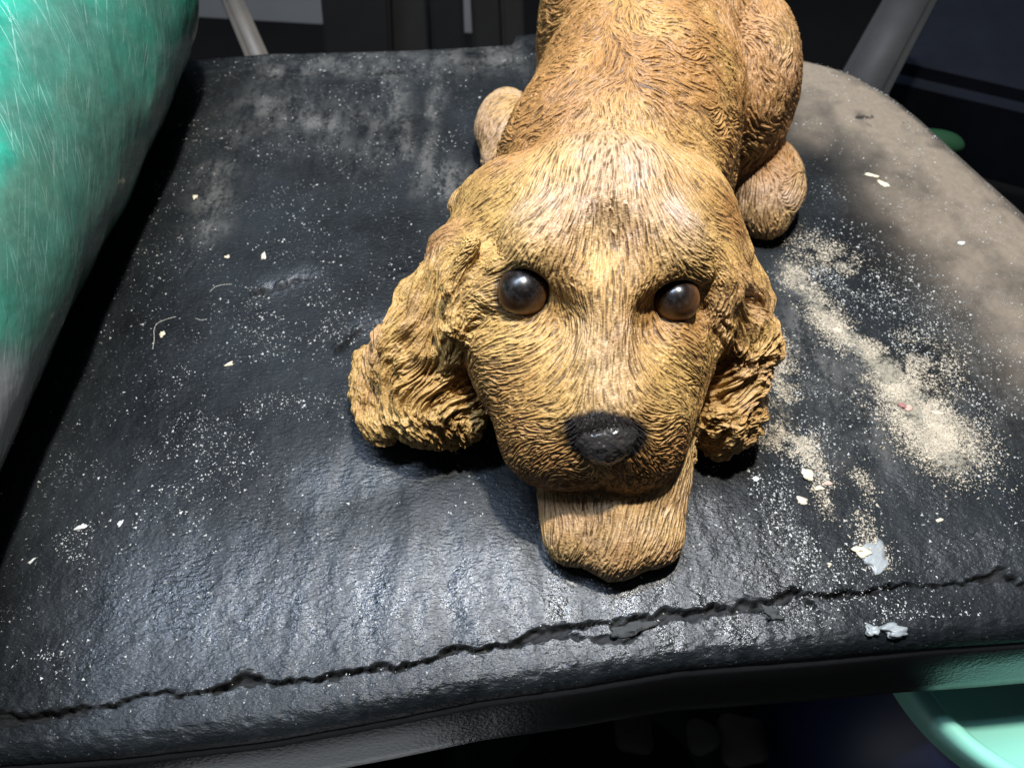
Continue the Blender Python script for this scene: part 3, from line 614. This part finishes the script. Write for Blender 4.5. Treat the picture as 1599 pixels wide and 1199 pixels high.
crumb(1279,763,0.12,cream,'angular cream crumb just under the oval one',flat=0.5,el=(1.3,.8))
crumb(1293,755,0.11,pink,'pinkish crumb beside the angular cream one',el=(1.2,.8))
crumb(1253,782,0.14,cream,'flat cream crumb at the lower end of the dusty streak',flat=0.35,el=(1.5,.9))
crumb(1345,860,0.25,cream,'large cream crumb stuck on the grey smear near the crack',flat=0.28,el=(1.2,.7),rz=-20)
crumb(1296,881,0.08,cream,'small round cream crumb left of the grey smear')
crumb(1467,812,0.08,cream,'small cream crumb right of the grey smear',el=(1.6,.8))
crumb(1409,634,0.13,red,'reddish crumb inside the sandy drift')
crumb(1418,638,0.12,pink,'pale pinkish crumb beside the reddish one in the sandy drift',flat=.4,el=(1.2,.8),rz=30)
crumb(1463,645,0.16,cream,'long cream flake lying in the sandy drift',flat=.25,el=(1.6,.5),rz=-15)
crumb(1306,515,0.13,tanm,'pale flake at the upper part of the sandy drift',flat=.3,el=(1.3,.8))
crumb(1501,380,0.10,white,'small white fleck on the brown dusty right side of the seat',el=(1.6,.7))
crumb(253,522,0.12,cream,'bean shaped cream crumb beside the curled hair',el=(.8,1.1))
crumb(412,400,0.13,cream,'upright cream fleck left of the torn wrinkle',flat=.35,el=(.5,1.8),rz=10)
crumb(355,401,0.09,cream,'slanting cream speck between wrinkle and roll shadow',el=(.8,1.3),rz=-40)
crumb(305,309,0.11,cream,'cream crumb on the pale grey patch behind',el=(1,1.2))
crumb(125,822,0.13,white,'lumpy white crumb near the left shadow',flat=.4,el=(1.5,.8),rz=35)
crumb(187,818,0.10,white,'pale flake right of the lumpy white crumb',flat=.3,el=(.7,1.4),rz=-20)
crumb(48,875,0.09,white,'thin white sliver at the edge of the roll shadow',flat=.3,el=(.5,1.7),rz=-35)
crumb(358,568,0.13,cream,'broad cream speck in the middle of the left half',flat=.3,el=(1.4,.7),rz=20)
crumb(1395,985,0.26,gum,'grey chewing gum blob on the front edge of the seat',name='gum_blob',cat='gum blob',flat=.45,el=(1.5,.75),group='gum')
crumb(1362,985,0.20,gum,'smaller grey gum lump joined to the left of the blob',name='gum_blob',cat='gum blob',flat=.5,el=(1.1,.9),group='gum')
crumb(1380,288,0.36,cream,'crescent tan smear on the brown dusty right side',name='dust_flake',cat='flake',flat=.07,el=(.8,.45),rz=-55,group='flakes')
crumb(1362,274,0.34,cream,'thin tan smear joined above the crescent one',name='dust_flake',cat='flake',flat=.06,el=(1,.3),rz=-20,group='flakes')
crumb(1366,868,0.42,gum,'flat grey smear above the crack, cream crumb on it',name='gum_smear',cat='smear',flat=.07,el=(.8,1.2),rz=-30,group='gum')
# black torn flakes by the crack
fl_=plain('frayed_backing',(0.045,0.045,0.042),0.95,0.9,500,0.5)
crumb(985,982,0.30,fl_,'frayed grey flake hanging over the crack below the paw',name='torn_flake',cat='flake',flat=.3,el=(1.7,.7),rz=12,group='flakes')
crumb(1205,958,0.26,fl_,'dark frayed flake at the forked end of the crack',name='torn_flake',cat='flake',flat=.35,el=(1.3,.8),rz=-30,group='flakes')
crumb(750,1016,0.16,fl_,'small frayed knot halfway along the crack',name='torn_flake',cat='flake',flat=.5,el=(1.4,.7),rz=15,group='flakes')
# stray hairs
hm=plain('pale_hair',(0.6,0.55,0.45),0.5)
for pts,lab in (([(238,545),(241,530),(240,515),(245,505),(262,498),(275,495)],'curled pale hair lying beside the bean shaped crumb'),([(328,456),(336,448),(348,445),(362,444)],'short pale hair left of the torn wrinkle'),([(305,497),(314,500),(323,498)],'tiny faint hair below the short one')):
    c3=[]
    for a,b in pts:
        c=at(a,b,0); c3.append(np.array([c[0],c[1],float(seat_z(np.array([c[0]]),np.array([c[1]]))[0])+0.035]))
    c3=np.array(c3); tq=np.linspace(0,len(c3)-1,40); line=np.stack([np.interp(tq,np.arange(len(c3)),c3[:,k]) for k in range(3)],1)
    for _ in range(4): line[1:-1]=(line[:-2]+line[1:-1]*2+line[2:])/4
    tg=np.gradient(line,axis=0); tg/=np.linalg.norm(tg,axis=1)[:,None]; sd=np.cross(tg,[0,0,1]); up=np.cross(sd,tg)
    Vh=np.concatenate([line+0.008*(sd*math.cos(k*1.0472)+up*math.sin(k*1.0472)) for k in range(6)]); n_=40
    Fh=np.array([[k*n_+i,k*n_+i+1,((k+1)%6)*n_+i+1,((k+1)%6)*n_+i] for k in range(6) for i in range(n_-1)])
    mesh_np('hair',Vh,Fh,hm,label=lab,category='hair',group='hairs on the seat')
print('seat done',round(time.time()-T0,1))
# ---------------------------------------------------------------- green package wrapped in stretch film
nu,nvv=520,260
th=np.linspace(0,2*np.pi,nvv,endpoint=False)[None]; s=np.linspace(0,1,nu)[:,None]
y0,y1=2.0,43.0; yy=y0+(y1-y0)*s
prof_=np.clip(1-np.maximum(0,(yy-(y1-7.0))/7.0)**2.5,0,1)**0.5*np.clip(1-np.maximum(0,((y0+2)-yy)/2)**2.5,0,1)**0.5
RB=6.0+0.05*np.clip(yy-16,0,17)
rad=RB*(1+0.014*fbm(yy*0.2+0*th,np.cos(th)*1.1+0*yy,np.sin(th)*1.1+0*yy,2))*np.clip(prof_,0.01,1)
cxg=-22.6+0.02*np.clip(yy-16,0,17); 
thv=(th+np.pi)%(2*np.pi)
wr=0.016*fbm(yy*0.22-np.cos(th)*1.2,np.cos(th)*1.6+0*yy,np.sin(th)*1.6+0*yy,3)+0.006*fbm((yy+thv*6)*0.2,(yy*0.8-thv*6)*0.9,0*yy+0*th,2)
rr=rad+wr*prof_
GX=cxg+rr*np.cos(th); GZ=RB+rr*np.sin(th); GZ=np.maximum(GZ,0.12+0*GZ); GY=yy+0*th
V_=np.stack([GX.ravel(),GY.ravel(),GZ.ravel()],1); I=(np.arange(nu-1)[:,None]*nvv+np.arange(nvv)[None]); J=(np.arange(nu-1)[:,None]*nvv+(np.arange(nvv)[None]+1)%nvv)
F_=np.stack([I.ravel(),J.ravel(),J.ravel()+nvv,I.ravel()+nvv],1)
cloudy=fbm(GY*0.16,np.cos(th)*0.9+0*yy,np.sin(th)*0.9+0*yy,3)
pale=sstep(19.5-GY+1.5*cloudy-0.35*(GX+20),0,5)*0.95
greyer=np.clip(sstep(GX+0.9*cloudy,-19.8,-17.0)*0.85+sstep(cloudy,0.6,1.6)*0.4,0,1)
n=NT('stretch_film'); gn=n.attr('pale'); gg=n.attr('greyer'); u_=n.attr('along'); v_=n.attr('around')
def uv(a,b,c,d,z=0.0):
    x=n.node('ShaderNodeCombineXYZ'); n.l(n.math('ADD',n.math('MULTIPLY',u_,a),n.math('MULTIPLY',v_,b)),x.inputs[0]); n.l(n.math('ADD',n.math('MULTIPLY',u_,c),n.math('MULTIPLY',v_,d)),x.inputs[1]); x.inputs[2].default_value=z; return x.outputs[0]
c=n.mix(n.ramp(n.noise(0.35,5,0.7,uv(1,0,0,1)),[(0.3,0.0),(0.68,1.0)]),(0.0,0.14,0.09),(0.02,0.55,0.37)); c=n.mix(gg,c,n.mix(n.noise(0.6,5,0.7,uv(1,0,0,1,3)),(0.03,0.085,0.065),(0.09,0.17,0.13))); c=n.mix(gn,c,n.mix(n.noise(1.1,5,0.75,uv(1,0,0,1,5)),(0.20,0.20,0.22),(0.40,0.40,0.43)))
l1=n.ramp(n.noise(1,3,0.6,uv(.16,.18,11,-10.0,1),0.05),[(0.59,0.0),(0.63,0.9),(0.70,0.5)]); l2=n.ramp(n.noise(1,3,0.6,uv(.25,.14,6,-11.5,2),0.08),[(0.60,0.0),(0.64,1.0)]); l3=n.ramp(n.noise(1,2,0.5,uv(.3,-.3,8,8,3),0.3),[(0.58,0.0),(0.64,0.5)])
haze_=n.ramp(n.noise(0.9,6,0.8,uv(1,0,0,1,7)),[(0.48,0.0),(0.75,0.35)])
c=n.mix(haze_,c,(0.17,0.34,0.28)); ln=n.math('MAXIMUM',l1,l2); brk=n.ramp(n.noise(0.8,4,0.7,uv(1,0,0,1,9)),[(0.42,0.1),(0.62,1.0)]); ln=n.math('MULTIPLY',n.math('MULTIPLY',ln,brk),n.math('MULTIPLY_ADD',gg,-0.85,1.0))
c=n.mix(n.math('MULTIPLY',ln,0.85),c,(0.60,0.85,0.76))
n.set(Base_Color=c,Roughness=n.mix(n.noise(80,3),(0.14,)*3,(0.30,)*3),Normal=n.bump(ln,0.3,0.0002,n.bump(n.noise(1,2,0.5,uv(.5,.5,.9,-.9,4)),0.35,0.0020,n.bump(n.noise(300,3,0.6),0.4,0.0003)))); n.b.inputs['Coat Weight'].default_value=0.5; n.b.inputs['Coat Roughness'].default_value=0.12
roll=mesh_np('film_wrapped_roll',V_,F_,n.m,attrs=dict(pale=pale.ravel(),greyer=greyer.ravel(),along=GY.ravel(),around=(thv*6+0*yy).ravel()),label='fat green roll wrapped in scratched clear stretch film, lying on the left of the seat',category='roll')
# ---------------------------------------------------------------- what stands behind and below
def box(name,c,size,mat,rz=0,rx=0,ry=0,parent=None,bev=0.3,**kw):
    bm=bmesh.new(); bmesh.ops.create_cube(bm,size=1); bmesh.ops.scale(bm,vec=size,verts=bm.verts)
    bmesh.ops.bevel(bm,geom=bm.edges[:],offset=min(bev,min(size)*0.4),segments=2,affect='EDGES')
    o=bm_obj(name,bm,mat,None,smooth=False,**kw); o.location=[v*S for v in c]; o.rotation_euler=[math.radians(a) for a in (rx,ry,rz)]
    if parent: cchild(o,parent)
    return o
dark=plain('dark_floor',(0.005,0.0045,0.004),0.8,0.5,30,0.5)
bm=bmesh.new(); bmesh.ops.create_grid(bm,x_segments=60,y_segments=60,size=300)
for v in bm.verts: v.co.z=0.6*math.sin(v.co.x*0.11)*math.sin(v.co.y*0.13)
g=bm_obj('ground',bm,dark,kind='structure'); g.location=(0,0.6,-0.45)
def along(a,b,w,t,mat,name,**kw):
    a=Vector(a);b=Vector(b); bm=bmesh.new(); bmesh.ops.create_cube(bm,size=1); bmesh.ops.scale(bm,vec=(w,t,(b-a).length),verts=bm.verts)
    bmesh.ops.bevel(bm,geom=bm.edges[:],offset=min(w,t)*0.22,segments=3,affect='EDGES')
    o=bm_obj(name,bm,mat,None,smooth=True,**kw); o.location=(a+b)/2*S; o.rotation_euler=(b-a).to_track_quat('Z','Y').to_euler(); return o
def AD(px,py,dist):   # a point seen at that pixel, that far along the view axis
    return tuple(CO+ray(px,py)*dist)
postm=plain('grey_plastic',(0.030,0.029,0.028),0.65,0.2,200,0.2)
along(AD(1330,170,52),AD(1455,-60,58),3.4,2.2,postm,'chair_post',label='dark grey plastic post rising behind the right corner of the seat',category='post')
legm=plain('beige_plastic',(0.09,0.078,0.062),0.6,0.2,200,0.2)
along(AD(410,110,56),AD(345,-40,66),1.6,1.6,legm,'beige_leg',label='thin beige leg behind the seat, beside the green roll',category='leg')
box('grey_panel',AD(520,-18,95),(46,2,9),plain('pale_board',(0.17,0.17,0.17),0.7,0.1,30,0.15),rz=-6,label='pale grey board lying behind the chair at the top left',category='board')
woodm=plain('dark_board',(0.05,0.042,0.036),0.7,0.4,60,0.5)
for k,(px,py,ds,w_,h_,sh_) in enumerate(((560,55,78,7,14,1),(640,45,80,5,16,2),(700,60,76,3.2,18,.8),(760,50,78,3.0,17,1.4),(800,45,77,2.2,14,1.8))):
    lab=['squat dark crate behind the seat below the pale board','dark upright slat right of the squat crate','narrow blackish slat in the middle of the gap','thin brown slat second from the dog','palest thin slat next to the left haunch'][k]
    c_=AD(px,py,ds); box('slat' if k else 'crate',c_,(w_,1.5,h_),plain('slat_paint',(0.006*sh_,0.0055*sh_,0.005*sh_),0.7,0.3,60,0.4),rx=-20,rz=(k-2)*4,label=lab,category='slat' if k else 'crate')
box('dark_case',AD(1560,130,72),(24,16,10),plain('blue_black_case',(0.006,0.007,0.010),0.45,0.2,80,0.4),rz=-24,rx=8,label='blue black case behind the seat at the upper right',category='case',bev=1.2)
bm=bmesh.new(); bmesh.ops.create_uvsphere(bm,u_segments=32,v_segments=16,radius=1); bmesh.ops.scale(bm,vec=(1.7,0.9,0.7),verts=bm.verts)
for v in bm.verts: v.co.z+=0.12*v.co.x**2*0.3; v.co.y+=0.25*math.sin(v.co.x*1.1)
o=bm_obj('green_scoop',bm,plain('green_plastic',(0.006,0.028,0.010),0.7,0.1,80,0.2),label='green plastic scoop behind the right edge of the seat',category='scoop'); o.location=Vector(AD(1462,222,50))*S; o.rotation_euler=(0.2,0.1,-0.5)
# basin below right
def lathe(name,prof,mat,seg=96,**kw):
    bm=bmesh.new(); rings=[]
    for r,z in prof: rings.append([bm.verts.new((r*math.cos(6.2832*k/seg),r*math.sin(6.2832*k/seg),z)) for k in range(seg)])
    for a,b in zip(rings[:-1],rings[1:]):
        for k in range(seg): bm.faces.new((a[k],a[(k+1)%seg],b[(k+1)%seg],b[k]))
    return bm_obj(name,bm,mat,**kw)
mint=plain('mint_plastic',(0.24,0.58,0.44),0.5,0.1,60,0.06)
bucket=link(bpy.data.objects.new('bucket',None),label='navy blue bucket with a mint green lid standing under the right front of the seat',category='bucket'); bucket.location=(0.222,0.1,-0.462)
b_=lathe('bucket_body',[(0.1,0),(4.6,0),(5.7,39),(5.5,39.2)],plain('navy_plastic',(0.010,0.018,0.07),0.5,0.1,60,0.2)); b_.parent=bucket
l_=lathe('lid',[(6.1,38.0),(6.5,38.2),(6.6,39.6),(6.45,40.0),(6.1,40.05),(5.85,39.8),(5.75,39.45),(0.1,39.5)],mint); l_.parent=bucket
tyre=lathe('rubber_ring',[(7,0),(8.6,1.6),(10.4,1.6),(11.8,0),(10.4,-1.6),(8.6,-1.6),(7,0)],plain('black_rubber',(0.012,0.012,0.012),0.5,0.3,100,0.3),label='black rubber ring lying on the ground under the front edge',category='ring')
tyre.location=Vector(AD(950,1270,52))*S
for k,(px,py,r_,c_) in enumerate(((1095,1150,1.1,(0.10,0.08,0.06)),(1160,1155,1.7,(0.12,0.09,0.065)),(990,1145,1.4,(0.06,0.04,0.03)))):
    bm=bmesh.new(); bmesh.ops.create_icosphere(bm,subdivisions=3,radius=r_)
    for v in bm.verts: v.co*=1+0.18*math.sin(v.co.x*2+k)*math.cos(v.co.y*2.3); v.co.z*=0.6
    o=bm_obj('pebble',bm,plain('pebble_stone',c_,0.8,0.4,150,0.3),label=['small grey brown stone left of the wider one below the seat','widest pale brown stone below the seat nearest the navy bucket','dark reddish stone furthest left below the seat'][k],category='stone'); o.location=Vector(AD(px,py,50))*S
box('base_plank',(8,-4,-40),(60,5,2),plain('black_plank',(0.02,0.018,0.016),0.6,0.3,60,0.3),rz=6,label='dark plank on the ground in front of the chair',category='plank')
box('reflector_sheet',(-14,-34,-44.3),(34,60,0.5),plain('reflector_card',(0.75,0.74,0.70),0.8,0.1,60,0.1),rz=8,bev=.1,label='unseen pale reflector sheet added on the ground in front of the chair',category='sheet')  # added out of view to give the seat lip a pale reflection
print('all done',round(time.time()-T0,1))
